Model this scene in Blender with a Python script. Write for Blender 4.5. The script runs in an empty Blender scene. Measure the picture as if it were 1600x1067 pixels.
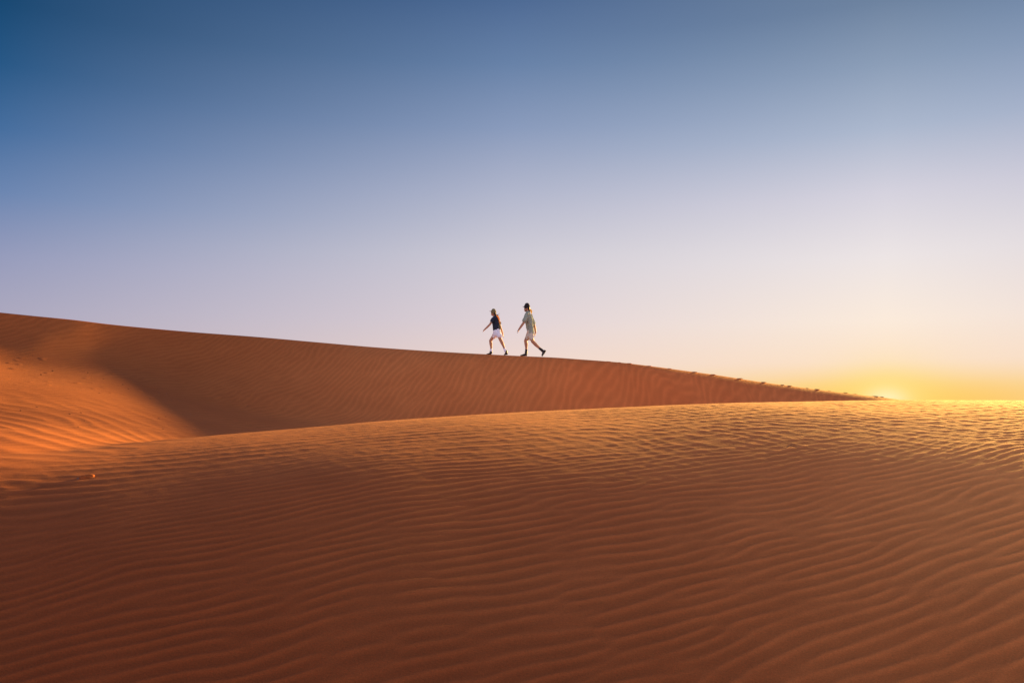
import bpy, bmesh, math, random
import numpy as np
from mathutils import Vector, Matrix

sc = bpy.context.scene
COL = sc.collection
R = math.radians
F = 1333.0            # focal length in photo pixels (1600 wide)
CX, HY = 800.0, 640.0 # column of the optical axis, row of the eye level
SUN_AZ, SUN_EL = 37.0, 9.3   # degrees right of the view axis, above horizon
GLOW_AZ = 23.7
BACK_FILL = 2.2
rng = np.random.default_rng(7)
random.seed(5)

# ------------------------------------------------------------------ tags
def tag(o, label=None, cat=None, group=None, kind=None):
    if label: o['label'] = label
    if cat: o['category'] = cat
    if group: o['group'] = group
    if kind: o['kind'] = kind
    return o

def empty(name, loc, rz=0.0):
    o = bpy.data.objects.new(name, None)
    o.location = loc; o.rotation_euler = (0, 0, rz)
    o.empty_display_size = 0.2
    COL.objects.link(o)
    return o

# ------------------------------------------------------------------ materials
def new_mat(name):
    m = bpy.data.materials.new(name); m.use_nodes = True
    nt = m.node_tree
    return m, nt, nt.nodes['Principled BSDF']

def sand_material():
    m, nt, b = new_mat('sand')
    N, L = nt.nodes, nt.links
    geo = N.new('ShaderNodeNewGeometry')
    def noise(scale, detail=3, rough=0.5, vec=None):
        n = N.new('ShaderNodeTexNoise'); n.inputs['Scale'].default_value = scale
        n.inputs['Detail'].default_value = detail; n.inputs['Roughness'].default_value = rough
        L.new(vec or geo.outputs['Position'], n.inputs['Vector']); return n
    big = noise(0.22, 4)
    mid = noise(1.7, 5, 0.6)
    fine = noise(190, 2, 0.7)
    speck = noise(55, 2, 0.6)
    r1 = N.new('ShaderNodeValToRGB')
    r1.color_ramp.elements[0].position = 0.3; r1.color_ramp.elements[0].color = (0.53, 0.141, 0.034, 1)
    r1.color_ramp.elements[1].position = 0.7; r1.color_ramp.elements[1].color = (0.59, 0.173, 0.043, 1)
    L.new(big.outputs['Fac'], r1.inputs['Fac'])
    def mul(a, fac_out, lo, hi):
        mr = N.new('ShaderNodeMapRange'); mr.inputs['To Min'].default_value = lo; mr.inputs['To Max'].default_value = hi
        mr.inputs['From Min'].default_value = 0.25; mr.inputs['From Max'].default_value = 0.75
        L.new(fac_out, mr.inputs['Value'])
        mx = N.new('ShaderNodeMix'); mx.data_type = 'RGBA'; mx.blend_type = 'MULTIPLY'
        mx.inputs[0].default_value = 1.0
        L.new(a, mx.inputs[6]); L.new(mr.outputs[0], mx.inputs[7]); return mx.outputs[2]
    c = mul(r1.outputs['Color'], mid.outputs['Fac'], 0.93, 1.07)
    c = mul(c, fine.outputs['Fac'], 0.78, 1.22)
    c = mul(c, speck.outputs['Fac'], 0.88, 1.12)
    # darker in the ripple troughs, paler on the crests
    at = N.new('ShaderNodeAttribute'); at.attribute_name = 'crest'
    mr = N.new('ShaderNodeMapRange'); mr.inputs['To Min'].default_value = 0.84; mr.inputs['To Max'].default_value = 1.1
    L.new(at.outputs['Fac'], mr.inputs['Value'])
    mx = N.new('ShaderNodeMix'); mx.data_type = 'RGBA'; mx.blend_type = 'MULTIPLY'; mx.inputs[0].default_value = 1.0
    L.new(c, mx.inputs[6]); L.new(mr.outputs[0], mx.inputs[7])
    # foreground shade put into the colour: redder and darker at left and near
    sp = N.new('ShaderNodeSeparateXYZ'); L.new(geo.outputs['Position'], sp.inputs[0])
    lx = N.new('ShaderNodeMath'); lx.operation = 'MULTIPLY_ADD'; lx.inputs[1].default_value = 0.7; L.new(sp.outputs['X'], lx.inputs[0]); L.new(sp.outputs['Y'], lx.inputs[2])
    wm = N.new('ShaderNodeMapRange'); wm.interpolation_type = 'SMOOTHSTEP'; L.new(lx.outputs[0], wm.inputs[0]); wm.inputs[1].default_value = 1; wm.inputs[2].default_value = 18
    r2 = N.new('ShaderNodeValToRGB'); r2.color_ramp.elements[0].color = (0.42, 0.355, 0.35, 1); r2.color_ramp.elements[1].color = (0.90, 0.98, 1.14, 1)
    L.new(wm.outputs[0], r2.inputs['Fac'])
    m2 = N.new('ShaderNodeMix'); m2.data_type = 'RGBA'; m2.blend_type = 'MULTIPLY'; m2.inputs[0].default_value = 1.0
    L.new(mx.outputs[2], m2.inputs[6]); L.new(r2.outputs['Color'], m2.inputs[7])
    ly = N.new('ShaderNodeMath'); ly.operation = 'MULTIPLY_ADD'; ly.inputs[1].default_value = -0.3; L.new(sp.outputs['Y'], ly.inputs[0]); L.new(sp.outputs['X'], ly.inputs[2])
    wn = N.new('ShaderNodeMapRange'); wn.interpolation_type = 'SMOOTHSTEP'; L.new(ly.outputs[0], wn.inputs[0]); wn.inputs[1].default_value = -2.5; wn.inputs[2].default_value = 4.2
    r3 = N.new('ShaderNodeValToRGB'); r3.color_ramp.elements[0].color = (1, 1, 1, 1); r3.color_ramp.elements[1].color = (1.62, 1.90, 1.78, 1)  # sun haze painted into the colour: paler, yellower sand at right
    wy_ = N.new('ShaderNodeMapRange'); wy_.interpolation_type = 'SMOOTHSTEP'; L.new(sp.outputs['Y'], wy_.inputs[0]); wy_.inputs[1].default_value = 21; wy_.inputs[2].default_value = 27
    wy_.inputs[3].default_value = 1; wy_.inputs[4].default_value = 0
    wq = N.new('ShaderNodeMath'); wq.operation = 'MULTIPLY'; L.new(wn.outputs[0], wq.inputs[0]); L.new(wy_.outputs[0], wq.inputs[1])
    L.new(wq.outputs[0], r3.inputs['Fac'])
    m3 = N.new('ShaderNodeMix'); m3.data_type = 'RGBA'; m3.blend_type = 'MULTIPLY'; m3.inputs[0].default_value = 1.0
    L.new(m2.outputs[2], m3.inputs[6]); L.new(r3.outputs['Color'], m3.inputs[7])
    # darker, redder colour that dims the sunlight on the left bowl
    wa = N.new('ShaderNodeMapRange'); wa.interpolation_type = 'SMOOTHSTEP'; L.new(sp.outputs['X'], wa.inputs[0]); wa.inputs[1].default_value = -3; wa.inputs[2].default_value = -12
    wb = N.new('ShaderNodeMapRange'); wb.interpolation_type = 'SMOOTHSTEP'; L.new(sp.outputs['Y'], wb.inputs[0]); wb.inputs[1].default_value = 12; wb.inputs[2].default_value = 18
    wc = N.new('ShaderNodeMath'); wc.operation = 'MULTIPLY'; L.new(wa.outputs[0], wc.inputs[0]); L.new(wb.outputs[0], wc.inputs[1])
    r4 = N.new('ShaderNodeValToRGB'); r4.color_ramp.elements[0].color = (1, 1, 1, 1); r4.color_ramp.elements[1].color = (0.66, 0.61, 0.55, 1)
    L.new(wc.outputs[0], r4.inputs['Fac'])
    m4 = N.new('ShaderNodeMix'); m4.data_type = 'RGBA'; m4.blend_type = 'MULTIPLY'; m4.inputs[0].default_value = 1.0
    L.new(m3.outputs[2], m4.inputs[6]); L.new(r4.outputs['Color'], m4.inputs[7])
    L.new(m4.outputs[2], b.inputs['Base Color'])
    b.inputs['Roughness'].default_value = 0.95
    b.inputs['Specular IOR Level'].default_value = 0.12
    bp = N.new('ShaderNodeBump'); bp.inputs['Strength'].default_value = 0.45; bp.inputs['Distance'].default_value = 0.012
    ad = N.new('ShaderNodeMath'); ad.operation = 'MULTIPLY_ADD'; ad.inputs[1].default_value = 0.35
    L.new(fine.outputs['Fac'], ad.inputs[0]); L.new(speck.outputs['Fac'], ad.inputs[2])
    L.new(ad.outputs[0], bp.inputs['Height'])
    L.new(bp.outputs['Normal'], b.inputs['Normal'])
    return m

def cloth(name, col, var=0.12, scale=60, rough=0.9, sub=0.0, trans=None):
    m, nt, b = new_mat(name)
    N, L = nt.nodes, nt.links
    tc = N.new('ShaderNodeTexCoord')
    n = N.new('ShaderNodeTexNoise'); n.inputs['Scale'].default_value = scale; n.inputs['Detail'].default_value = 3
    L.new(tc.outputs['Object'], n.inputs['Vector'])
    n2 = N.new('ShaderNodeTexNoise'); n2.inputs['Scale'].default_value = 9; n2.inputs['Detail'].default_value = 2
    L.new(tc.outputs['Object'], n2.inputs['Vector'])
    a = N.new('ShaderNodeMath'); a.operation = 'ADD'
    L.new(n.outputs['Fac'], a.inputs[0]); L.new(n2.outputs['Fac'], a.inputs[1])
    r = N.new('ShaderNodeValToRGB')
    r.color_ramp.elements[0].position = 0.35; r.color_ramp.elements[1].position = 0.65
    r.color_ramp.elements[0].color = tuple(max(0, c*(1-var)) for c in col) + (1,)
    r.color_ramp.elements[1].color = tuple(min(1, c*(1+var)) for c in col) + (1,)
    h = N.new('ShaderNodeMath'); h.operation = 'MULTIPLY'; h.inputs[1].default_value = 0.5
    L.new(a.outputs[0], h.inputs[0]); L.new(h.outputs[0], r.inputs['Fac'])
    L.new(r.outputs['Color'], b.inputs['Base Color'])
    b.inputs['Roughness'].default_value = rough
    b.inputs['Specular IOR Level'].default_value = 0.25
    bp = N.new('ShaderNodeBump'); bp.inputs['Strength'].default_value = 0.4; bp.inputs['Distance'].default_value = 0.02
    L.new(n2.outputs['Fac'], bp.inputs['Height']); L.new(bp.outputs['Normal'], b.inputs['Normal'])
    if trans:
        t = N.new('ShaderNodeBsdfTranslucent'); L.new(r.outputs['Color'], t.inputs['Color'])
        ms = N.new('ShaderNodeMixShader'); ms.inputs[0].default_value = trans
        L.new(b.outputs[0], ms.inputs[1]); L.new(t.outputs[0], ms.inputs[2])
        L.new(ms.outputs[0], N['Material Output'].inputs['Surface'])
    return m

SAND = sand_material()

# ------------------------------------------------------------------ interpolation helpers
def pchip(x, y, xi):
    x = np.asarray(x, float); y = np.asarray(y, float)
    h = np.diff(x); d = np.diff(y)/h
    m = np.zeros_like(y)
    m[1:-1] = np.where(d[:-1]*d[1:] > 0, 0, 0)
    w1 = 2*h[1:]+h[:-1]; w2 = h[1:]+2*h[:-1]
    with np.errstate(divide='ignore', invalid='ignore'):
        mm = (w1+w2)/(w1/d[:-1]+w2/d[1:])
    m[1:-1] = np.where(d[:-1]*d[1:] > 0, mm, 0)
    m[0] = d[0]; m[-1] = d[-1]
    k = np.clip(np.searchsorted(x, xi)-1, 0, len(x)-2)
    t = (xi-x[k])/h[k]
    return ((2*t**3-3*t**2+1)*y[k] + (t**3-2*t**2+t)*h[k]*m[k]
            + (-2*t**3+3*t**2)*y[k+1] + (t**3-t**2)*h[k]*m[k+1])

def smooth_cols(v, n):
    k = np.hanning(2*n+1); k /= k.sum()
    return np.convolve(np.pad(v, n, mode='edge'), k, 'valid')

def px2phi(px): return np.degrees(np.arctan((np.asarray(px, float)-CX)/F))

# keys: name -> list of (px, py, depth); values outside the frame in azimuth: (phi, z, r)
def curve(inframe, outside, phi, sm=0):
    ph, q, r = [], [], []
    for px, py, d in inframe:
        p = math.atan((px-CX)/F)
        ph.append(math.degrees(p)); q.append((HY-py)/F*math.cos(p)); r.append(d/math.cos(p))
    for p, z, rr in outside:
        ph.append(p); q.append(z/rr); r.append(rr)
    o = np.argsort(ph); ph = np.array(ph)[o]; q = np.array(q)[o]; r = np.array(r)[o]
    return pchip(ph, q, phi), pchip(ph, np.log(r), phi)

# near dune crest (A), trough (B), ridge crest (C)
KA = [(-200,722,11.0),(0,712,12.4),(84,707,13.3),(169,697.5,14.4),(225,690.5,15.2),(309,682.5,15.8),(400,674.5,16.3),(494,666.8,16.7),
      (587,658.5,17.0),(681,651.8,17.3),(790,645,17.6),(900,639.6,17.9),(1009,634.5,18.2),(1119,630.2,18.5),
      (1250,627.3,18.9),(1400,625,19.3),(1600,625.5,19.8),(1800,627,20)]
OA = [(-180,1.5,12),(-120,0,10),(-80,-2.2,10),(-50,-1.3,10.5),(55,-0.2,19),(80,-1.2,18),(120,0,12),(180,1.5,12)]  # rise behind the viewer is added to block low sky from the foreground
KT = [(-200,748,10.6),(0,740,11.2),(200,727,11.9),(400,713,12.3),(600,700,12.4),(800,692,12.8),(1000,690,13.0),(1200,689,13.0),(1400,690,12.8),(1600,691,12.4),(1800,691,12.0)]
OT = [(-180,-1.6,5.5),(-120,-1.9,5.5),(-80,-2.2,6),(-50,-1.7,8.5),(55,-1.0,13),(80,-1.9,10),(120,-2.0,6.5),(180,-1.6,5.5)]
KB = [(-200,702,12.0),(0,696,13.2),(84,690,14.3),(169,688,15.6),(250,688,17.2),(400,694,20.5),(600,694,23.8),(800,694,23.5),(1000,688,25.5),
      (1100,682,27.0),(1200,676,29),(1300,670,31),(1400,662,33),(1600,655,37),(1800,650,41)]
KD = [(-200,550,22.0),(0,573,24.2),(84,583,24.3),(169,596,24.4),(250,614,24.8),(400,650,25.2),(600,672,25.6),(800,672,26.2),(1000,672,28.0),
      (1100,670,29.6),(1200,664,31.6),(1300,658,33.7),(1400,652,36.2),(1600,647,41.5),(1800,647,45.5)]
OD = [(-180,-3.3,20),(-120,-2.9,18),(-80,.3,14),(-58,.6,17),(55,-1.1,50),(80,-2.1,50),(120,-2.9,30),(180,-3.3,20)]
OB = [(-180,-3.2,14),(-120,-3.0,14),(-80,-1.6,11.0),(-50,-1.0,11.9),(55,-1.2,45),(80,-2.0,30),(120,-2.8,20),(180,-3.2,14)]
KC = [(-200,466,26.5),(0,488.3,28.4),(56,494,28.8),(112,499.5,29.4),(169,506.5,30.1),(236,513.2,30.9),(295,518.4,31.5),(400,526.3,31.9),
      (494,534.6,31.7),(597,543.4,30.8),(712,550.9,29.7),(768,553.9,29.4),(822,556.6,29.0),(870,558.8,28.9),(900,561.0,29.1),(965.6,566,29.8),
      (1020,572.4,30.7),(1075,579.8,31.8),(1119,585.8,32.8),(1184,596.0,34.3),(1250,605.0,35.8),(1312,612.8,37.2),(1350,617.3,38.1),
      (1390,622,39.1),(1420,626.5,39.9),(1480,635,41.6),(1600,641,45.2),(1800,643,49)]
OC = [(-180,-3.4,60),(-120,-2.0,30),(-80,1.4,18),(-58,2.8,20),(55,-.6,56),(80,-2.2,80),(120,-3.0,60),(180,-3.4,60)]

# ------------------------------------------------------------------ ripple fields (band-passed noise -> phase -> ripple profile)
def ripple_field(N, Lsize, lam, ang_deg, ang_sp, k_sp, seed):
    g = np.random.default_rng(seed)
    k = 2*np.pi*np.fft.fftfreq(N, Lsize/N)
    kx, ky = np.meshgrid(k, k, indexing='ij')
    km = np.hypot(kx, ky); km[0, 0] = 1e-6
    th = np.arctan2(ky, kx)
    k0 = 2*np.pi/lam
    da = np.angle(np.exp(1j*(th-math.radians(ang_deg))))
    W = np.exp(-((km-k0)/(k_sp*k0))**2/2 - (da/math.radians(ang_sp))**2/2)
    spec = np.fft.fft2(g.standard_normal((N, N)))*W
    f = np.fft.ifft2(spec)
    f /= np.sqrt((np.abs(f)**2).mean())
    return f.astype(np.complex64)

def sample(f, Lsize, x, y):
    N = f.shape[0]
    u = (x/Lsize*N) % N; v = (y/Lsize*N) % N
    i = np.floor(u).astype(np.int64); j = np.floor(v).astype(np.int64)
    a = (u-i).astype(np.float32); b = (v-j).astype(np.float32)
    i %= N; j %= N; i1 = (i+1) % N; j1 = (j+1) % N
    return f[i, j]*(1-a)*(1-b)+f[i1, j]*a*(1-b)+f[i, j1]*(1-a)*b+f[i1, j1]*a*b

def profile(f, asym=0.35):
    """unit ripple height in -1..1 with a gentle windward and a steeper lee side; fades at dislocations"""
    p = np.angle(f); amp = np.clip(np.abs(f)/0.75, 0, 1)**0.7
    return (np.cos(p + asym*np.sin(p)))*amp

def lownoise(N, Lsize, lam, seed):
    g = np.random.default_rng(seed)
    k = 2*np.pi*np.fft.fftfreq(N, Lsize/N)
    kx, ky = np.meshgrid(k, k, indexing='ij'); km = np.hypot(kx, ky)
    f = np.fft.ifft2(np.fft.fft2(g.standard_normal((N, N)))*np.exp(-(km*lam/2/np.pi)**2/2)*(km > 0)).real
    return (f/f.std()).astype(np.float32)

LT = 61.44
RA = ripple_field(2048, LT, 0.185, 90+25, 7, 0.17, 1)       # foreground
RA3 = ripple_field(2048, LT, 0.36, 90+20, 10, 0.2, 21)   # broader ripples on the sunlit shoulder
RA2 = ripple_field(2048, LT, 0.15, 90+24, 16, 0.20, 2)      # finer secondary
RX = ripple_field(2048, LT, 0.30, 90-42, 18, 0.28, 3)       # crossing set, lit crest
RD = ripple_field(2048, LT, 0.23, 90+62, 13, 0.2, 4)       # ridge face
RV = ripple_field(2048, LT, 0.55, 90-20, 16, 0.2, 5)       # valley floor left
W1 = lownoise(512, 120, 5.0, 11); W2 = lownoise(512, 120, 5.0, 12)
W3 = lownoise(512, 120, 1.6, 13); W4 = lownoise(512, 120, 2.2, 14)
W5 = lownoise(1024, 60, 0.25, 15)

def sstep(a, b, x):
    t = np.clip((x-a)/(b-a), 0, 1); return t*t*(3-2*t)

def undulate(x, y, r):
    return 0.020*sample(W2, 120, x*0.7, y*0.7)*sstep(4, 9, r)*(1-sstep(60, 120, r))

def ripples(x, y, r, phi, tA, tC, zone):
    """height of the wind ripples; tA: 0..1 toward the near crest; tC: 0 trough..1 ridge crest"""
    k = 0.045 if zone == 'near' else 0.13
    wx = x + k*sample(W1, 120, x, y) + 0.03*sample(W3, 120, x+30, y)
    wy = y + k*sample(W2, 120, x+17, y+5) + 0.03*sample(W4, 120, x, y+9)
    side = 1-sstep(40, 50, np.abs(phi))
    patch = 0.5+0.5*np.tanh(1.2*sample(W4, 120, x*1.3, y*1.3))
    if zone == 'near':
        f1 = profile(sample(RA, LT, wx, wy), 0.55)
        wl = sstep(0.58, 0.8, tA)
        f1 = f1*(1-wl) + 1.1*profile(sample(RA3, LT, wx+5, wy), 0.55)*wl
        f2 = profile(sample(RA2, LT, wx+3, wy))
        f3 = profile(sample(RX, LT, wx, wy+7))
        right = sstep(-10, 20, phi)
        a1 = (0.0064-0.0032*sstep(0.45, 0.75, tA))*(0.72+0.38*patch)
        a2 = 0.0012*(1-patch*0.6)
        a3 = 0.0018*sstep(0.35, 0.8, tA)*(0.35+0.65*right) + 0.0006*right
        edge = 1-0.6*sstep(0.93, 1.0, tA)*(1-sstep(-26, -20, -phi)*0)
        h = (a1*f1+a2*f2+a3*f3)*edge*side*sstep(0.5, 2.0, r)
        h = h + 0.0008*sample(W5, 60, x, y)*side
        cr = f1
    else:
        left = 1-sstep(-22, -13, phi)
        fv = profile(sample(RV, LT, wx, wy), 0.3)
        fd = profile(sample(RD, LT, wx, wy), 0.4)
        low = 1-sstep(0.08, 0.26, tC)
        aD = 0.0015*(1-0.75*sstep(0.80, 0.98, tC))*(0.35+0.65*patch)*(0.35+0.65*(1-left*(1-low)))
        aV = 0.008*left*low
        h = (aV*fv + aD*fd*(1-0.8*left*low))*side
        # old trampled marks on the left shoulder
        w = sample(W5, 60, x*0.6, y*0.6)
        h = h + 0.010*np.clip(w-1.1, 0, 2)*left*side*sstep(0.12, 0.3, tC)*(1-sstep(0.55, 0.8, tC))
        cr = fd*0.6
    return h, cr

# ------------------------------------------------------------------ terrain grid
fine = px2phi(np.linspace(-60, 1660, 1560))
e = fine[-1]
out = np.concatenate([np.arange(e+0.12, 46, 0.12), np.arange(46.4, 62, 0.4), np.arange(63, 180, 1.5)])
phi = np.concatenate([-out[::-1], fine, out])     # open at 180, closed below by wrapping
nc = len(phi)
qA, lA = curve(KA, OA, phi); qB, lB = curve(KB, OB, phi); qC, lC = curve(KC, OC, phi)
rA, rB, rC = np.exp(smooth_cols(lA, 90)), np.exp(smooth_cols(lB, 70)), np.exp(smooth_cols(lC, 25))
qA = smooth_cols(qA, 12); qB = smooth_cols(qB, 70); qC = smooth_cols(qC, 10)
zA, zB, zC = qA*rA, qB*rB, qC*rC
qD, lD = curve(KD, OD, phi); rD = np.exp(smooth_cols(lD, 70)); zD = smooth_cols(qD, 70)*rD
qT, lT = curve(KT, OT, phi); rT = np.exp(smooth_cols(lT, 110)); zT = smooth_cols(qT, 110)*rT
Z0 = -4.35
ph = np.radians(phi)

def hermite(r0, z0, m0, r1, z1, m1, t):
    h = r1-r0
    return ((2*t**3-3*t**2+1)*z0 + (t**3-2*t**2+t)*h*m0 + (-2*t**3+3*t**2)*z1 + (t**3-t**2)*h*m1)

# slope of the ridge face at its crest and of the ground leaving the near crest
mA = pchip([-180,-60,-31,-26,-20,-16,0,20,30,180], [0,.02,.03,.0,-.05,-.10,-.16,-.14,-.08,0], phi)
mC = pchip([-180,-90,-60,-31,-18,-8,0,6,12,18,24,40,180], [0,.1,.6,.85,.58,.36,.34,.34,.28,.12,.03,0,0], phi)
mD = pchip([-180,-90,-31,0,6,12,24,40,180], [0,-.2,-.3,-.35,-.25,-.12,-.05,0,0], phi)

mF = smooth_cols(np.clip((zD-zB)/(rD-rB), 0, 0.4)*1.05, 90)
mB = mF*0.9*(1-sstep(-19, -12, phi))
def rows(n, p=1.0): return np.linspace(0, 1, n)**p

def near_rows():
    a = np.concatenate([np.linspace(0.004, 0.12, 24)[:-1]])
    s = np.linspace(0, 1, 900)
    # spacing grows away from the eye
    g = 0.12*(1/0.12)**s
    l = 0.12+0.88*s
    return np.concatenate([a, 0.55*g+0.45*l])

def zone_grid(t, zone):
    T = t[:, None]
    if zone == 'near':
        r = rA[None, :]*T
        mend = mA[None, :]
        mT = smooth_cols(np.clip(2.0*(zA-zT)/(rA-rT), 0.02, 0.20), 160)
        up = hermite(rT, zT, mT, rA, zA, 0*rA+0.01, np.clip((r-rT)/(rA-rT), 0, 1))
        avg = (zT-Z0)/rT
        dn = hermite(0*rT, Z0, avg*1.0, rT, zT, mT, np.clip(r/rT, 0, 1))
        z = np.where(r > rT, up, dn)
        # ease into the departing slope in the last 6 percent so the crest is a soft lip
        k = np.clip((T-0.94)/0.06, 0, 1)
        z = z + 0.5*mend*rA[None, :]*0.06*(k**2)*0.5 - 0.5*mend*rA[None, :]*0.06*0.5*(k**3)
        tA = T+0*r; tC = 0*r
    elif zone == 'mid':
        r = rA+(rB-rA)*T; z = hermite(rA, zA, mA, rB, zB, mB, T)
        tA = 1+0*r; tC = 0*r
    elif zone == 'face':
        r = rD+(rC-rD)*T; z = hermite(rD, zD, mF, rC, zC, mC, T)
        tA = 1+0*r; tC = 0.35+0.65*T+0*r
    elif zone == 'floor':
        r = rB+(rD-rB)*T; z = hermite(rB, zB, mB, rD, zD, mF, T)
        tA = 1+0*r; tC = 0.35*T+0*r
    elif zone == 'back':
        r = rC+np.minimum(30, 0.9*rC)*T
        zE = np.minimum(zC-0.6, -2.6+0*zC)
        rE = rC+np.minimum(30, 0.9*rC)
        z = hermite(rC, zC, mD, rE, zE, -0.02+0*rC, T); tA = 1+0*r; tC = 1+0*r
    elif zone == 'far':
        rE = rC+np.minimum(30, 0.9*rC)
        zE = np.minimum(zC-0.6, -2.6+0*zC)
        r = rE*(3200/rE)**T
        z = zE+(-6-zE)*sstep(0, 1, T) + 0.6*np.sin(r/37+phi[None, :]*0.11)*sstep(0.02, 0.3, T)
        z = np.minimum(z, -1.2); tA = 1+0*r; tC = 1+0*r
    return r, z, tA, tC

# kicked-up sand of the footprint trail is carved along the ridge crest, right of the walkers
GRIDS = {}
def build_zone(name, t, zones, kind_label):
    """zones: list of (zone, t array); adjacent zones share a row"""
    Rr, Zz, H, CR = [], [], [], []
    for k, (zone, tt) in enumerate(zones):
        r, z, tA, tC = zone_grid(tt, zone)
        if k: r, z, tA, tC = r[1:], z[1:], tA[1:], tC[1:]
        r = r+0*phi[None, :]; z = z+0*phi[None, :]
        x = r*np.sin(ph)[None, :]; y = r*np.cos(ph)[None, :]
        P = phi[None, :]+0*r
        u = undulate(x, y, r)
        if zone == 'near':
            u = u*(1-sstep(0.80, 1.0, tA))
            h, cr = ripples(x, y, r, P, tA, tC, 'near')
            lb = 1-sstep(-24, -17, P)
            h2, cr2 = ripples(x, y, r, P, tA, tC, 'face')
            w = sstep(0.86, 1.0, tA)*lb
            h = h*(1-w)+h2*w; cr = cr*(1-w)+cr2*w
        elif zone in ('mid', 'floor', 'face'):
            u = u*sstep(0.0, 0.2, tC)*(1-sstep(0.7, 1.0, tC))
            h, cr = ripples(x, y, r, P, tA, tC, 'face')
            if zone == 'mid':
                lb = 1-sstep(-24, -17, P)
                hn, cn = ripples(x, y, r, P, tA, tC, 'near')
                w = (1-sstep(0, 0.25, tt[1:, None]+0*r))*(1-lb)
                h = h*(1-w)+hn*w; cr = cr*(1-w)+cn*w
        else:
            u = 0*u; h = 0*r; cr = 0*r
        Rr.append(r); Zz.append(z+u+h); CR.append(cr)
    r = np.concatenate(Rr); z = np.concatenate(Zz); cr = np.concatenate(CR)
    nr = r.shape[0]
    co = np.empty((nr, nc, 3), np.float32)
    co[..., 0] = r*np.sin(ph); co[..., 1] = r*np.cos(ph); co[..., 2] = z
    GRIDS[name] = co
    idx = np.arange(nr*nc).reshape(nr, nc)
    a = idx[:-1, :]; b = np.roll(idx, -1, axis=1)[:-1, :]
    c = np.roll(idx, -1, axis=1)[1:, :]; d = idx[1:, :]
    quads = np.stack([a, d, c, b], -1).reshape(-1, 4)
    me = bpy.data.meshes.new(name)
    me.vertices.add(nr*nc); me.vertices.foreach_set('co', co.ravel())
    nq = len(quads)
    me.loops.add(nq*4); me.loops.foreach_set('vertex_index', quads.ravel().astype(np.int32))
    me.polygons.add(nq)
    me.polygons.foreach_set('loop_start', np.arange(0, nq*4, 4, dtype=np.int32))
    me.polygons.foreach_set('loop_total', np.full(nq, 4, np.int32))
    me.update(calc_edges=True)
    me.polygons.foreach_set('use_smooth', np.ones(nq, bool))
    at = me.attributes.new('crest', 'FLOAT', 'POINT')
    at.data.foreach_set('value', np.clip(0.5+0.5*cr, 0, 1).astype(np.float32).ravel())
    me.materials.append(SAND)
    o = bpy.data.objects.new(name, me); COL.objects.link(o)
    tag(o, kind_label, kind='structure')
    return o

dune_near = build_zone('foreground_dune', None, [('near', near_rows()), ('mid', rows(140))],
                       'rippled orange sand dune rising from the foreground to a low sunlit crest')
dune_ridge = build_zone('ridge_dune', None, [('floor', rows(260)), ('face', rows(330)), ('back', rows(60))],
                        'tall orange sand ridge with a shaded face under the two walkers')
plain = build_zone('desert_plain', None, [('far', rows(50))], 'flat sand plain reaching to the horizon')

# height of the ridge crest at a photo column
def crest_point(px):
    p = float(px2phi(px)); i = int(np.argmin(np.abs(phi-p)))
    return Vector((rC[i]*math.sin(ph[i]), rC[i]*math.cos(ph[i]), zC[i]))

# ------------------------------------------------------------------ modelling helpers for the walkers
def tube_into(bm, pts, seg=14):
    """pts: (Vector, a, b): a = half-width along the depth axis, b = half-width across; capped round-ish loft"""
    P = [p[0] for p in pts]; rings = []
    n = len(P)
    ext = []
    for i in range(n):
        t = (P[min(i+1, n-1)]-P[max(i-1, 0)]).normalized()
        ext.append(t)
    stations = []
    a0, b0 = pts[0][1], pts[0][2]; a1, b1 = pts[-1][1], pts[-1][2]
    for k in (0.95, 0.7, 0.35):
        c = math.sqrt(1-k*k); stations.append((P[0]-ext[0]*min(a0, b0)*k, ext[0], a0*c, b0*c))
    for i in range(n): stations.append((P[i], ext[i], pts[i][1], pts[i][2]))
    for k in (0.35, 0.7, 0.95):
        c = math.sqrt(1-k*k); stations.append((P[-1]+ext[-1]*min(a1, b1)*k, ext[-1], a1*c, b1*c))
    for (c, t, a, b) in stations:
        s = Vector((0, 1, 0))
        if abs(t.y) > 0.9: s = Vector((1, 0, 0))
        s = (s-t*s.dot(t)).normalized(); m = t.cross(s)
        rings.append([bm.verts.new(c+s*(a*math.cos(2*math.pi*j/seg))+m*(b*math.sin(2*math.pi*j/seg))) for j in range(seg)])
    for r0, r1 in zip(rings, rings[1:]):
        for j in range(seg):
            bm.faces.new((r0[j], r0[(j+1) % seg], r1[(j+1) % seg], r1[j]))
    bm.faces.new(rings[0][::-1]); bm.faces.new(rings[-1])

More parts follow.
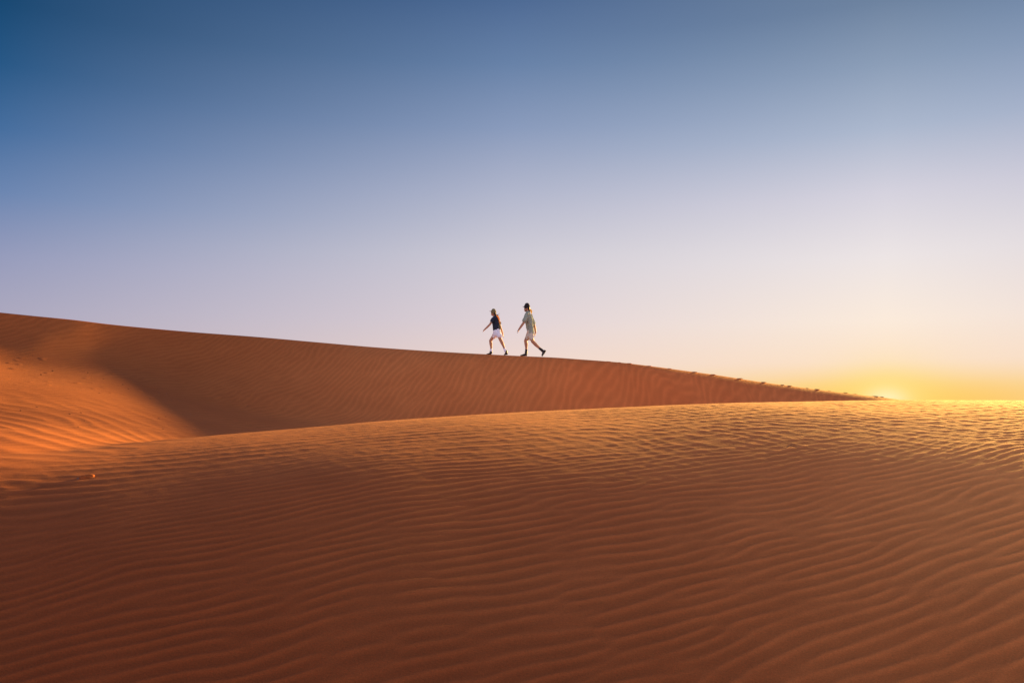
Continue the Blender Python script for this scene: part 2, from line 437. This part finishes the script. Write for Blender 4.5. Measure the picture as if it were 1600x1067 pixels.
def fuse(name, chains, mat, parent, voxel=0.006, wrinkle=0.0, seed=0, smooth_it=3, flat=()):
    """several overlapping lofts fused to one continuous skin"""
    bm = bmesh.new()
    for ch in chains: tube_into(bm, ch)
    bmesh.ops.recalc_face_normals(bm, faces=bm.faces)
    me = bpy.data.meshes.new(name); bm.to_mesh(me); bm.free()
    tmp = bpy.data.objects.new('tmp', me); COL.objects.link(tmp)
    md = tmp.modifiers.new('r', 'REMESH'); md.mode = 'VOXEL'; md.voxel_size = voxel
    sm = tmp.modifiers.new('s', 'SMOOTH'); sm.factor = 0.5; sm.iterations = smooth_it
    dg = bpy.context.evaluated_depsgraph_get()
    out_me = bpy.data.meshes.new_from_object(tmp.evaluated_get(dg))
    bpy.data.objects.remove(tmp); bpy.data.meshes.remove(me)
    nv = len(out_me.vertices)
    if wrinkle:
        co = np.empty(nv*3, np.float32); out_me.vertices.foreach_get('co', co); co = co.reshape(-1, 3)
        no = np.empty(nv*3, np.float32); out_me.vertices.foreach_get('normal', no); no = no.reshape(-1, 3)
        # folds that fall at a slant down the cloth
        u = co[:, 0]*2.4+co[:, 1]*2.0+seed; v = co[:, 2]*0.9-co[:, 0]*0.6
        wv = sample(WR, 4.0, u, v)
        co = co+no*(wrinkle*wv)[:, None]
        out_me.vertices.foreach_set('co', co.ravel())
    out_me.name = name
    out_me.polygons.foreach_set('use_smooth', np.ones(len(out_me.polygons), bool))
    out_me.materials.clear(); out_me.materials.append(mat)
    out_me.update()
    o = bpy.data.objects.new(name, out_me); COL.objects.link(o)
    if parent: o.parent = parent
    return o
WR = lownoise(512, 4.0, 0.16, 33)

SKIN = cloth('tanned_skin', (0.34, 0.175, 0.10), 0.06, 40, 0.6)
SKIN2 = cloth('warm_skin', (0.36, 0.185, 0.105), 0.06, 40, 0.6)
SAGE = cloth('sage_linen', (0.26, 0.32, 0.25), 0.10, 120, 0.95, trans=0.12)
BEIGE = cloth('beige_cotton', (0.47, 0.46, 0.37), 0.08, 120, 0.95)
NAVY = cloth('navy_cotton', (0.018, 0.026, 0.045), 0.2, 120, 0.95)
WHITE = cloth('white_cotton', (0.66, 0.73, 0.82), 0.05, 120, 0.95)
BLACK = cloth('black_felt', (0.014, 0.012, 0.013), 0.2, 80, 0.9)
LEATH = cloth('black_leather', (0.016, 0.014, 0.015), 0.2, 60, 0.55)
SOLE = cloth('boot_rubber', (0.03, 0.026, 0.024), 0.2, 60, 0.8)
OLIVE = cloth('olive_canvas', (0.16, 0.135, 0.06), 0.25, 60, 0.9)
DHAIR = cloth('dark_brown_hair', (0.030, 0.016, 0.011), 0.3, 90, 0.6)
LHAIR = cloth('sunlit_brown_hair', (0.60, 0.33, 0.09), 0.3, 90, 0.6, trans=0.6)
BHAIR = cloth('blond_hair', (0.60, 0.46, 0.17), 0.25, 90, 0.6, trans=0.55)
EYE = cloth('eye', (0.05, 0.03, 0.02), 0.1, 90, 0.3)
S_ = 490.0

def framed(ox, oy):
    def M(cx, cy, y, a, b=None): return (Vector(((cx-ox)/S_, y, (oy-cy)/S_)), a, a if b is None else b)
    return M

def hand_chains(wrist, tip, thumb_side, y, curl, M, k=1.0):
    """palm, four unequal curled fingers and a thumb; wrist and tip in drawing coordinates"""
    (wx, wy), (tx, ty) = wrist, tip
    d = Vector((tx-wx, ty-wy)); n = Vector((-d.y, d.x)).normalized()*thumb_side; L_ = d.length; d = d/L_
    ch = [[M(wx, wy, y, .022*k, .026*k), M(wx+d.x*L_*.28, wy+d.y*L_*.28, y, .036*k, .016*k), M(wx+d.x*L_*.52, wy+d.y*L_*.52, y, .040*k, .015*k)]]
    for i, (off, ln) in enumerate(((-.030, .92), (-.010, 1.0), (.010, .95), (.030, .78))):
        b0 = Vector((wx, wy))+d*L_*.50; b1 = b0+d*(L_*.27*ln); b2 = b1+(d*.75+n*curl)*(L_*.17*ln); b3 = b2+(d*.3+n*curl*1.4)*(L_*.13*ln)
        ch.append([M(b0.x, b0.y, y+off*k, .0088*k), M(b1.x, b1.y, y+off*k*1.05, .0084*k), M(b2.x, b2.y, y+off*k*1.05, .0078*k), M(b3.x, b3.y, y+off*k, .0068*k)])
    t0 = Vector((wx, wy))+d*L_*.18
    t1 = t0+n*L_*.20+d*L_*.14; t2 = t1+d*L_*.22+n*L_*.03
    s = -1 if y < 0 else 1
    ch.append([M(t0.x, t0.y, y+s*.018*k, .013*k), M(t1.x, t1.y, y+s*.030*k, .0105*k), M(t2.x, t2.y, y+s*.028*k, .0085*k)])
    return ch

def walker(origin, ox, oy, label, spec):
    root = empty('person', origin)
    tag(root, label, 'person')
    M = framed(ox, oy)
    spec(M, root)
    return root

def boot(M, root, shaft, foot, sole, mat):
    b = fuse('boot', [shaft, foot], mat, root, 0.006)
    so_ = fuse('sole', [sole], SOLE, None, 0.005, smooth_it=1); so_.parent = b
    return b

def man(M, root):
    nh = hand_chains((752, 545), (733, 604), 1, -.225, .5, M)
    fh = hand_chains((1034, 575), (1024, 648), 1, .205, .45, M)
    body = [
        [M(948,585,0,.125,.080), M(935,500,0,.125,.085), M(918,390,0,.160,.108), M(908,320,0,.172,.098), M(905,282,0,.150,.070)],
        [M(906,282,0,.060,.062), M(900,240,0,.055,.056), M(894,212,0,.054,.058)],
        [M(889,222,0,.050,.058), M(886,198,0,.070,.080), M(887,165,0,.076,.088), M(888,132,0,.066,.074)],
        [M(862,226,0,.030,.024), M(856,216,0,.034,.026)],                              # chin
        [M(850,178,0,.010,.010), M(843,192,0,.012,.011), M(848,202,0,.016,.008)],        # nose and lip
        [M(853,210,0,.018,.007), M(853,213,0,.018,.007)],
        [M(893,178,-.078,.010,.017), M(890,196,-.076,.008,.012)],                      # ears
        [M(893,178,.078,.010,.017), M(890,196,.076,.008,.012)],
        [M(885,290,-.165,.052), M(862,350,-.205,.050), M(836,428,-.235,.041), M(800,478,-.238,.040), M(752,547,-.225,.025,.028)],
        [M(948,292,.165,.050), M(985,370,.200,.048), M(1018,462,.220,.040), M(1030,515,.215,.037), M(1034,578,.205,.025,.028)],
        [M(925,575,.075,.072), M(895,655,.095,.068), M(868,716,.095,.058), M(877,770,.095,.056,.060), M(880,830,.095,.042), M(877,905,.095,.036)],
        [M(955,580,-.075,.074), M(964,670,-.095,.068), M(984,735,-.098,.060), M(1035,788,-.098,.056,.058), M(1080,830,-.095,.044), M(1128,872,-.09,.036)],
    ] + nh + fh
    fuse('body', body, SKIN, root, 0.0045, smooth_it=2)
    fuse('shirt', [
        [M(955,588,0,.178,.118), M(946,540,0,.178,.122), M(938,480,0,.172,.124), M(924,400,0,.182,.136), M(912,330,0,.190,.130), M(907,290,0,.165,.100), M(905,262,0,.105,.078)],
        [M(905,270,0,.085,.080), M(902,247,0,.068,.068)],
        [M(890,292,-.160,.072), M(868,345,-.200,.072), M(846,402,-.228,.068,.074)],
        [M(945,294,.158,.070), M(978,360,.195,.070), M(1003,425,.215,.066,.070)]],
        SAGE, root, 0.007, 0.0060, 0.3)
    fuse('shorts', [
        [M(945,560,0,.170,.112), M(948,600,0,.172,.124), M(940,630,0,.150,.118)],
        [M(932,600,.075,.095,.100), M(900,668,.095,.088,.082)],
        [M(955,605,-.075,.095,.098), M(960,684,-.098,.090,.080)]], BEIGE, root, 0.007, 0.005, 1.7)
    fuse('sock', [[M(878,865,.095,.041), M(878,925,.095,.040)]], BLACK, root, 0.005)
    fuse('sock', [[M(1098,848,-.095,.043), M(1140,888,-.09,.040)]], BLACK, root, 0.005)
    boot(M, root, [M(878,892,.095,.046,.048), M(876,925,.095,.046,.050), M(872,948,.095,.044,.034)],
         [M(880,946,.095,.040,.034), M(840,948,.095,.046,.032), M(808,956,.095,.044,.020), M(785,959,.095,.036,.014)],
         [M(888,966,.095,.038,.012), M(845,967,.095,.044,.010), M(782,966,.095,.040,.010)], LEATH)
    boot(M, root, [M(1122,866,-.09,.045,.046), M(1150,892,-.09,.046,.050), M(1160,905,-.09,.044,.040)],
         [M(1182,890,-.09,.040,.034), M(1162,915,-.09,.046,.038), M(1146,945,-.09,.045,.026), M(1136,968,-.09,.036,.016)],
         [M(1203,886,-.09,.037,.012), M(1180,930,-.09,.044,.011), M(1142,982,-.09,.038,.011)], LEATH)
    cap = fuse('cap', [[M(891,165,0,.092,.102), M(891,145,0,.092,.104), M(891,130,0,.086,.098), M(891,122,0,.070,.082)]], BLACK, root, 0.006)
    fuse('cap_brim', [[M(868,156,0,.078,.010), M(842,156,0,.070,.008), M(820,153,0,.045,.006)]], BLACK, None, 0.004, smooth_it=1).parent = cap
    fuse('hair', [[M(912,170,0,.078,.060), M(920,200,0,.060,.045), M(928,222,0,.040,.032)]], DHAIR, root, 0.005)
    fuse('ponytail', [[M(928,190,.02,.025,.022), M(950,200,.045,.032,.028), M(962,225,.06,.034,.030), M(966,255,.07,.026,.024), M(970,278,.075,.012,.012)]], BHAIR, root, 0.005, 0.004)
    fuse('beard', [[M(858,206,0,.034,.020), M(862,226,0,.036,.026), M(876,222,0,.056,.022), M(888,205,0,.072,.018)]], DHAIR, root, 0.005)
    for s in (-1, 1):
        fuse('eye', [[M(851,181,s*.030,.011,.008), M(852,182,s*.030,.011,.008)]], EYE, root, 0.003, smooth_it=0)

def woman(M, root):
    nh = hand_chains((180, 540), (158, 578), 1, -.185, .45, M, .86)
    fh = hand_chains((488, 592), (502, 660), 1, .185, .4, M, .86)
    body = [
        [M(392,570,0,.120,.085), M(386,500,0,.110,.080), M(376,420,0,.130,.095), M(368,360,0,.142,.088), M(362,322,0,.115,.060)],
        [M(362,322,0,.046,.050), M(350,292,0,.043,.045), M(340,272,0,.044,.048)],
        [M(326,284,0,.040,.045), M(325,262,0,.060,.068), M(330,235,0,.068,.078), M(334,210,0,.058,.064)],
        [M(303,286,0,.022,.018), M(300,280,0,.026,.019)],
        [M(297,245,0,.008,.008), M(291,257,0,.009,.009), M(296,266,0,.013,.007)],
        [M(298,273,0,.015,.006), M(299,275,0,.015,.006)],
        [M(336,244,-.070,.008,.014), M(334,258,-.068,.007,.010)],
        [M(336,244,.070,.008,.014), M(334,258,.068,.007,.010)],
        [M(335,340,-.135,.042), M(308,395,-.170,.040), M(272,452,-.190,.034), M(235,490,-.192,.033), M(180,541,-.185,.021,.024)],
        [M(400,345,.130,.040), M(432,430,.170,.037), M(458,505,.190,.033), M(474,550,.190,.031), M(488,594,.185,.021,.024)],
        [M(378,575,.065,.070), M(326,645,.085,.060), M(279,714,.088,.053), M(287,765,.088,.050,.054), M(292,820,.088,.038), M(291,905,.088,.032)],
        [M(402,580,-.065,.074), M(426,645,-.088,.062), M(455,712,-.090,.055), M(482,765,-.090,.050,.054), M(503,815,-.088,.038), M(532,895,-.085,.032)],
    ] + nh + fh
    fuse('body', body, SKIN2, root, 0.0045, smooth_it=2)
    fuse('shirt', [
        [M(386,512,0,.150,.132), M(382,465,0,.145,.132), M(374,405,0,.152,.130), M(368,355,0,.160,.112), M(362,328,0,.125,.080)],
        [M(362,330,0,.075,.070), M(356,308,0,.052,.054)],
        [M(338,338,-.128,.060), M(318,375,-.160,.060), M(304,402,-.172,.052,.056)],
        [M(398,345,.125,.058), M(420,385,.155,.056), M(432,412,.165,.050,.052)]],
        NAVY, root, 0.006, 0.006, 0.9)
    fuse('shorts', [
        [M(386,526,0,.142,.118), M(392,560,0,.158,.138), M(388,596,0,.150,.140)],
        [M(375,590,.070,.090,.100), M(338,645,.088,.088,.078)],
        [M(405,590,-.070,.092,.105), M(432,640,-.088,.088,.084)]], WHITE, root, 0.006, 0.007, 2.7)
    fuse('sock', [[M(292,864,.088,.046), M(291,905,.088,.046)]], WHITE, root, 0.005, 0.003)
    fuse('sock', [[M(518,856,-.086,.046), M(535,897,-.085,.046)]], WHITE, root, 0.005, 0.003)
    boot(M, root, [M(290,900,.088,.050,.052), M(287,922,.088,.048,.052), M(284,932,.088,.038,.028)],
         [M(286,930,.088,.036,.028), M(255,932,.088,.040,.026), M(228,938,.088,.038,.016), M(212,941,.088,.030,.011)],
         [M(291,946,.088,.034,.010), M(250,946,.088,.040,.009), M(208,945,.088,.034,.009)], LEATH)
    boot(M, root, [M(541,898,-.085,.050,.052), M(548,918,-.085,.041,.044), M(552,932,-.085,.038,.030)],
         [M(560,932,-.085,.036,.028), M(540,936,-.085,.040,.026), M(522,944,-.085,.036,.016), M(512,948,-.085,.030,.011)],
         [M(572,948,-.085,.034,.011), M(540,954,-.085,.040,.010), M(508,956,-.085,.034,.009)], LEATH)
    cap = fuse('cap', [[M(334,240,0,.082,.092), M(333,224,0,.084,.096), M(333,211,0,.078,.088), M(334,204,0,.062,.072)]], OLIVE, root, 0.006)
    fuse('cap_brim', [[M(312,222,0,.068,.009), M(286,220,0,.060,.007), M(264,217,0,.038,.005)]], OLIVE, None, 0.004, smooth_it=1).parent = cap
    fuse('hair', [[M(348,238,0,.078,.055), M(354,262,0,.064,.050), M(364,288,0,.055,.042), M(372,315,.01,.045,.036)]], DHAIR, root, 0.005, 0.004)
    fuse('long_hair', [[M(380,285,-.01,.036,.026), M(404,312,-.045,.042,.030), M(424,352,-.055,.044,.032), M(436,398,-.045,.036,.024), M(442,438,-.03,.016,.012)]], LHAIR, root, 0.005, 0.006)
    fuse('hair_strand', [[M(378,282,0,.016), M(402,278,.01,.008), M(422,264,.015,.0045), M(440,250,.02,.0028)],
                         [M(380,284,0,.014), M(405,286,.01,.007), M(436,294,.01,.0028)],
                         [M(374,258,0,.008), M(392,250,.01,.0028)]], DHAIR, root, 0.0024, smooth_it=0)
    for s in (-1, 1):
        fuse('eye', [[M(298,248,s*.026,.009,.007), M(299,249,s*.026,.009,.007)]], EYE, root, 0.003, smooth_it=0)

def on_crest(px, py):
    c = crest_point(px)
    return Vector(((px-CX)/F*c.y, c.y, (HY-py)/F*c.y))
walker(on_crest(740+880/10.67, 465+968/10.67), 880, 968,
       'man in sage green shirt, beige shorts and black cap striding behind the woman', man)
walker(on_crest(740+330/10.67, 465+950/10.67), 330, 950,
       'woman in navy top, white shorts and olive cap walking ahead on the dune ridge', woman)

# ------------------------------------------------------------------ kicked-up sand and clods
def surface_point(px, py):
    """first visible ground point at a photo position, from the two dune grids"""
    i = int(np.argmin(np.abs(phi-float(px2phi(px)))))
    for nm in ('foreground_dune', 'ridge_dune'):
        g = GRIDS[nm][:, i, :]
        q = HY-g[:, 2]/np.maximum(g[:, 1], .5)*F
        if nm == 'foreground_dune':
            g, q = g[300:], q[300:]
        k = np.argmax(q <= py)
        if q[k] <= py: return Vector([float(v) for v in g[k]])
    return None

def lump(name, loc, w, h, seed, mat, sharp=0.35, sub=3):
    bm = bmesh.new(); bmesh.ops.create_icosphere(bm, subdivisions=sub, radius=1)
    rg = random.Random(seed); ph_ = [rg.uniform(0, 6.28) for _ in range(6)]
    yaw = rg.uniform(-.5, .5)
    for v in bm.verts:
        c = v.co
        n = 1+sharp*(.5*math.sin(3.1*c.x+ph_[0])*math.cos(2.3*c.y+ph_[1])+.35*math.sin(5.7*c.z+4*c.x+ph_[2])+.25*math.sin(9*c.y+7*c.x+ph_[3]))
        skirt = 1+.6*max(0, -c.z)
        v.co = Vector((c.x*n*w*skirt, c.y*n*w*.6*skirt, c.z*n*h))
    bmesh.ops.rotate(bm, verts=bm.verts, cent=(0,0,0), matrix=Matrix.Rotation(yaw, 3, 'Z'))
    me = bpy.data.meshes.new(name); bm.to_mesh(me); bm.free()
    me.polygons.foreach_set('use_smooth', np.ones(len(me.polygons), bool)); me.materials.append(mat)
    o = bpy.data.objects.new(name, me); COL.objects.link(o); o.location = loc
    return o

for k, px in enumerate([951, 966, 982, 1013, 1046, 1084, 1113, 1154, 1191, 1221, 1232, 1260, 1275, 1295, 1320, 1335, 1366, 1376, 1410]):
    c = crest_point(px); s = c.y/F
    wpx = [4.5, 4, 5.5, 5, 4.5, 6, 6, 7, 7, 5, 6.5, 4, 6, 4.5, 6.5, 5, 8, 6, 9][k]
    hpx = [1.6, 1.4, 2.2, 2.0, 2.0, 2.3, 2.0, 2.4, 2.2, 1.7, 2.2, 1.5, 2.4, 1.8, 2.2, 2.0, 2.6, 2.6, 1.4][k]
    o = lump('sand_mound', c+Vector((0, .05, -.1*s)), wpx*.9*s, hpx*.30*s, 100+k, SAND)
    tag(o, 'small mound of kicked-up sand beside a footprint on the right part of the dune crest', 'sand mound',
        'mounds of kicked-up sand along the footprint trail')

CLOD = cloth('damp_sand_crust', (0.20, 0.075, 0.032), 0.25, 60, 0.95)
for k, (a, b, w_) in enumerate([(683,466,2.2),(713,490,2),(490,400,2),(293,390,2.4),(205,592,2.2),(450,622,2.2),(388,630,2.4),(552,514,1.8),(880,515,2.2),(925,518,2),
                  (835,545,1.6),(950,550,1.8),(997,556,1.8),(920,645,1.6),(1015,630,1.6),(1058,630,1.8),(907,712,1.8),(433,700,1.8),(880,655,1.8),
                  (1278,557,1.8),(1376,584,1.8),(575,435,1.6),(800,505,2),(115,612,2.4),(470,668,2),(230,412,2.6)]):
    p = surface_point(a/3.5575, 470+b/3.5575)
    if p is None: continue
    s = p.y/F
    o = lump('sand_clod', p, w_*.7*s, w_*.42*s, 300+k, CLOD, .5, 2)
    tag(o, 'tiny dark clod of crusted sand lying on the left bowl of the ridge dune', 'sand clod', 'dark sand clods scattered in the bowl')
p = surface_point(136, 746); s = p.y/F
tag(lump('sand_mound', p+Vector((0,0,.01)), 10*s, 3.6*s, 9, SAND), 'single small bright mound of sand on the left of the shaded foreground ripples', 'sand mound')
p = surface_point(122, 748)
tag(lump('pebble', p, 2.6*s, 1.5*s, 12, cloth('grey_stone', (.13,.09,.07), .3, 60)), 'tiny grey pebble just left of the bright foreground sand mound', 'pebble')
p = surface_point(1237, 700); s = p.y/F
bm = bmesh.new()
tube_into(bm, [(Vector((-8*s,0,.01)), .5*s, .5*s), (Vector((-2*s,.03,.035)), .6*s, .6*s), (Vector((4*s,0,.02)), .5*s, .5*s), (Vector((9*s,-.02,.0)), .3*s, .3*s)], 8)
tube_into(bm, [(Vector((-2*s,.03,.03)), .4*s, .4*s), (Vector((2*s,.05,.05)), .3*s, .3*s), (Vector((4*s,.06,.05)), .2*s, .2*s)], 8)
me = bpy.data.meshes.new('twig'); bm.to_mesh(me); bm.free(); me.materials.append(cloth('dry_wood', (.16,.09,.05), .3, 60))
o = bpy.data.objects.new('twig', me); COL.objects.link(o); o.location = p
tag(o, 'thin dry twig lying on the sand below the bright crest at right', 'twig')


# ------------------------------------------------------------------ camera
cam = bpy.data.cameras.new('camera'); co_ = bpy.data.objects.new('camera', cam); COL.objects.link(co_)
cam.sensor_width = 36; cam.lens = F/1600*36
co_.location = (0, 0, 0); co_.rotation_euler = (R(90), 0, 0)
cam.shift_y = (HY-533.5)/1600
cam.clip_start = 0.05; cam.clip_end = 8000
sc.camera = co_

# ------------------------------------------------------------------ sun and sky
sl = bpy.data.lights.new('sun', 'SUN'); so = bpy.data.objects.new('sun', sl); COL.objects.link(so)
sl.energy = 26.0; sl.angle = R(5.5); sl.color = (1.0, 0.61, 0.15)
sd = Vector((math.sin(R(SUN_AZ))*math.cos(R(SUN_EL)), math.cos(R(SUN_AZ))*math.cos(R(SUN_EL)), math.sin(R(SUN_EL))))
so.rotation_euler = sd.to_track_quat('Z', 'Y').to_euler()

def lin(c):
    return tuple(((v/255)/12.92 if v/255 <= 0.04045 else (((v/255)+0.055)/1.055)**2.4) for v in c)

w = bpy.data.worlds.new('World'); sc.world = w; w.use_nodes = True
nt = w.node_tree; N, L = nt.nodes, nt.links
for n in list(N): N.remove(n)
outw = N.new('ShaderNodeOutputWorld'); bg = N.new('ShaderNodeBackground'); L.new(bg.outputs[0], outw.inputs[0])
tc = N.new('ShaderNodeTexCoord')
nrm = N.new('ShaderNodeVectorMath'); nrm.operation = 'NORMALIZE'; L.new(tc.outputs['Generated'], nrm.inputs[0])
sep = N.new('ShaderNodeSeparateXYZ'); L.new(nrm.outputs[0], sep.inputs[0])
def math_n(op, a, b=None, clamp=False):
    n = N.new('ShaderNodeMath'); n.operation = op; n.use_clamp = clamp
    for k, v in enumerate((a, b)):
        if v is None: continue
        if isinstance(v, (int, float)): n.inputs[k].default_value = v
        else: L.new(v, n.inputs[k])
    return n.outputs[0]
# azimuth away from the sun glow, in degrees
az = math_n('ARCTAN2', sep.outputs['X'], sep.outputs['Y'])
dz = math_n('SUBTRACT', math_n('MULTIPLY', az, 180/math.pi), GLOW_AZ)
dz = math_n('ABSOLUTE', math_n('WRAP', dz, 180)) if False else dz
wr = N.new('ShaderNodeMath'); wr.operation = 'WRAP'; L.new(dz, wr.inputs[0]); wr.inputs[1].default_value = 180; wr.inputs[2].default_value = -180
daz = wr.outputs[0]; adz = math_n('ABSOLUTE', daz)
el = math_n('MULTIPLY', math_n('ARCSINE', sep.outputs['Z']), 180/math.pi)
elf = math_n('DIVIDE', el, 60.0, clamp=True)
def ramp(stops):
    r = N.new('ShaderNodeValToRGB'); r.color_ramp.interpolation = 'B_SPLINE' if False else 'EASE'
    r.color_ramp.interpolation = 'LINEAR'
    els = r.color_ramp.elements
    while len(els) > 1: els.remove(els[-1])
    els[0].position = 0; els[0].color = lin(stops[0][1])+(1,)
    for p, c in stops[1:]:
        q = els.new(min(1, p/60.0)); q.color = lin(c)+(1,)
    L.new(elf, r.inputs['Fac']); return r.outputs['Color']
def e_(px, py):   # elevation in degrees of a photo point
    return math.degrees(math.atan((HY-py)/math.hypot(F, px-CX)))
far_ = ramp([(0,(196,178,186)), (e_(0,480),(170,167,190)), (e_(0,400),(150,156,188)), (e_(0,300),(108,134,177)),
             (e_(0,200),(70,110,158)), (e_(0,100),(40,88,134)), (e_(0,0),(24,72,114)), (38,(14,48,84)), (60,(8,30,62))])
mid_ = ramp([(0,(246,214,192)), (e_(800,560),(238,214,205)), (e_(800,500),(224,210,214)), (e_(800,400),(208,204,214)),
             (e_(800,300),(177,182,204)), (e_(800,200),(138,155,188)), (e_(800,100),(104,130,168)), (e_(800,0),(78,106,148)), (38,(38,64,108)), (60,(15,38,78))])
nea_ = ramp([(0,(255,205,120)), (e_(1385,600),(255,217,146)), (e_(1385,565),(254,227,198)), (e_(1385,500),(252,235,219)), (e_(1385,400),(237,229,229)), (e_(1385,300),(213,210,222)),
             (e_(1385,200),(172,184,206)), (e_(1385,100),(140,158,184)), (e_(1385,0),(110,131,160)), (38,(62,86,122)), (60,(22,46,84))])
def mixc(f, a, b):
    m = N.new('ShaderNodeMix'); m.data_type = 'RGBA'; m.clamp_factor = True
    L.new(f, m.inputs[0]); L.new(a, m.inputs[6]); L.new(b, m.inputs[7]); return m.outputs[2]
f1 = N.new('ShaderNodeMapRange'); f1.interpolation_type = 'LINEAR'; L.new(adz, f1.inputs[0]); f1.inputs[1].default_value = 0; f1.inputs[2].default_value = 23.7
f2 = N.new('ShaderNodeMapRange'); f2.interpolation_type = 'LINEAR'; L.new(adz, f2.inputs[0]); f2.inputs[1].default_value = 23.7; f2.inputs[2].default_value = 54.7
sky = mixc(f2.outputs[0], mixc(f1.outputs[0], nea_, mid_), far_)
# unseen sky behind the viewer: pale low down, brightened to fill the shaded sand
bk = ramp([(0,(222,206,210)), (12,(222,216,232)), (26,(190,196,226)), (38,(90,105,150)), (60,(20,34,66))])
bk2 = N.new('ShaderNodeVectorMath'); bk2.operation = 'SCALE'; bk2.inputs['Scale'].default_value = BACK_FILL
L.new(bk, bk2.inputs[0])
f3 = N.new('ShaderNodeMapRange'); f3.interpolation_type = 'SMOOTHSTEP'; L.new(math_n('MAXIMUM', math_n('MULTIPLY', daz, -1.0), math_n('MULTIPLY', daz, 1.8)), f3.inputs[0]); f3.inputs[1].default_value = 62; f3.inputs[2].default_value = 110
sky = mixc(f3.outputs[0], sky, bk2.outputs[0])
# warm glow hugging the horizon around the sun, and its bright core
def gauss(a, s): return math_n('EXPONENT', math_n('MULTIPLY', math_n('POWER', math_n('DIVIDE', a, s), 2.0), -1.0))
def expf(a, s): return math_n('EXPONENT', math_n('DIVIDE', a, -s))
elc = math_n('ABSOLUTE', math_n('SUBTRACT', el, 0.6))
g1 = math_n('MULTIPLY', gauss(adz, 13.0), gauss(elc, 1.2))
rr = math_n('SQRT', math_n('ADD', math_n('POWER', math_n('DIVIDE', adz, 1.5), 2.0), math_n('POWER', elc, 2.0)))
g2 = gauss(rr, 2.0); g3 = gauss(rr, 0.75)
def tint(fac, a, col, amt):
    c = N.new('ShaderNodeRGB'); c.outputs[0].default_value = lin(col)+(1,)
    return mixc(math_n('MULTIPLY', fac, amt), a, c.outputs[0])
sky = tint(g1, sky, (255,200,76), 0.72)
sky = tint(g2, sky, (255,228,128), 0.75)
sky = tint(g3, sky, (255,244,190), 0.85)
# below the horizon: sand-coloured bounce
bel = N.new('ShaderNodeMapRange'); L.new(el, bel.inputs[0]); bel.inputs[1].default_value = -0.5; bel.inputs[2].default_value = -3
sd_ = N.new('ShaderNodeRGB'); sd_.outputs[0].default_value = (0.20, 0.08, 0.035, 1)
sky = mixc(bel.outputs[0], sky, sd_.outputs[0])
# physical sky node, left out of the final blend
nis = N.new('ShaderNodeTexSky'); nis.sky_type = 'NISHITA'; nis.sun_disc = False
nis.sun_elevation = R(SUN_EL); nis.sun_rotation = R(SUN_AZ)
nm = N.new('ShaderNodeVectorMath'); nm.operation = 'SCALE'; nm.inputs['Scale'].default_value = 0.05
L.new(nis.outputs[0], nm.inputs[0])
fm = N.new('ShaderNodeMix'); fm.data_type = 'RGBA'; fm.inputs[0].default_value = 0.0
L.new(sky, fm.inputs[6]); L.new(nm.outputs[0], fm.inputs[7])
L.new(fm.outputs[2], bg.inputs['Color']); bg.inputs['Strength'].default_value = 1.0

sc.view_settings.view_transform = 'Standard'; sc.view_settings.look = 'None'
sc.view_settings.exposure = 0; sc.view_settings.gamma = 1
sc.render.engine = 'CYCLES'
sc.cycles.use_denoising = True
sc.cycles.max_bounces = 6
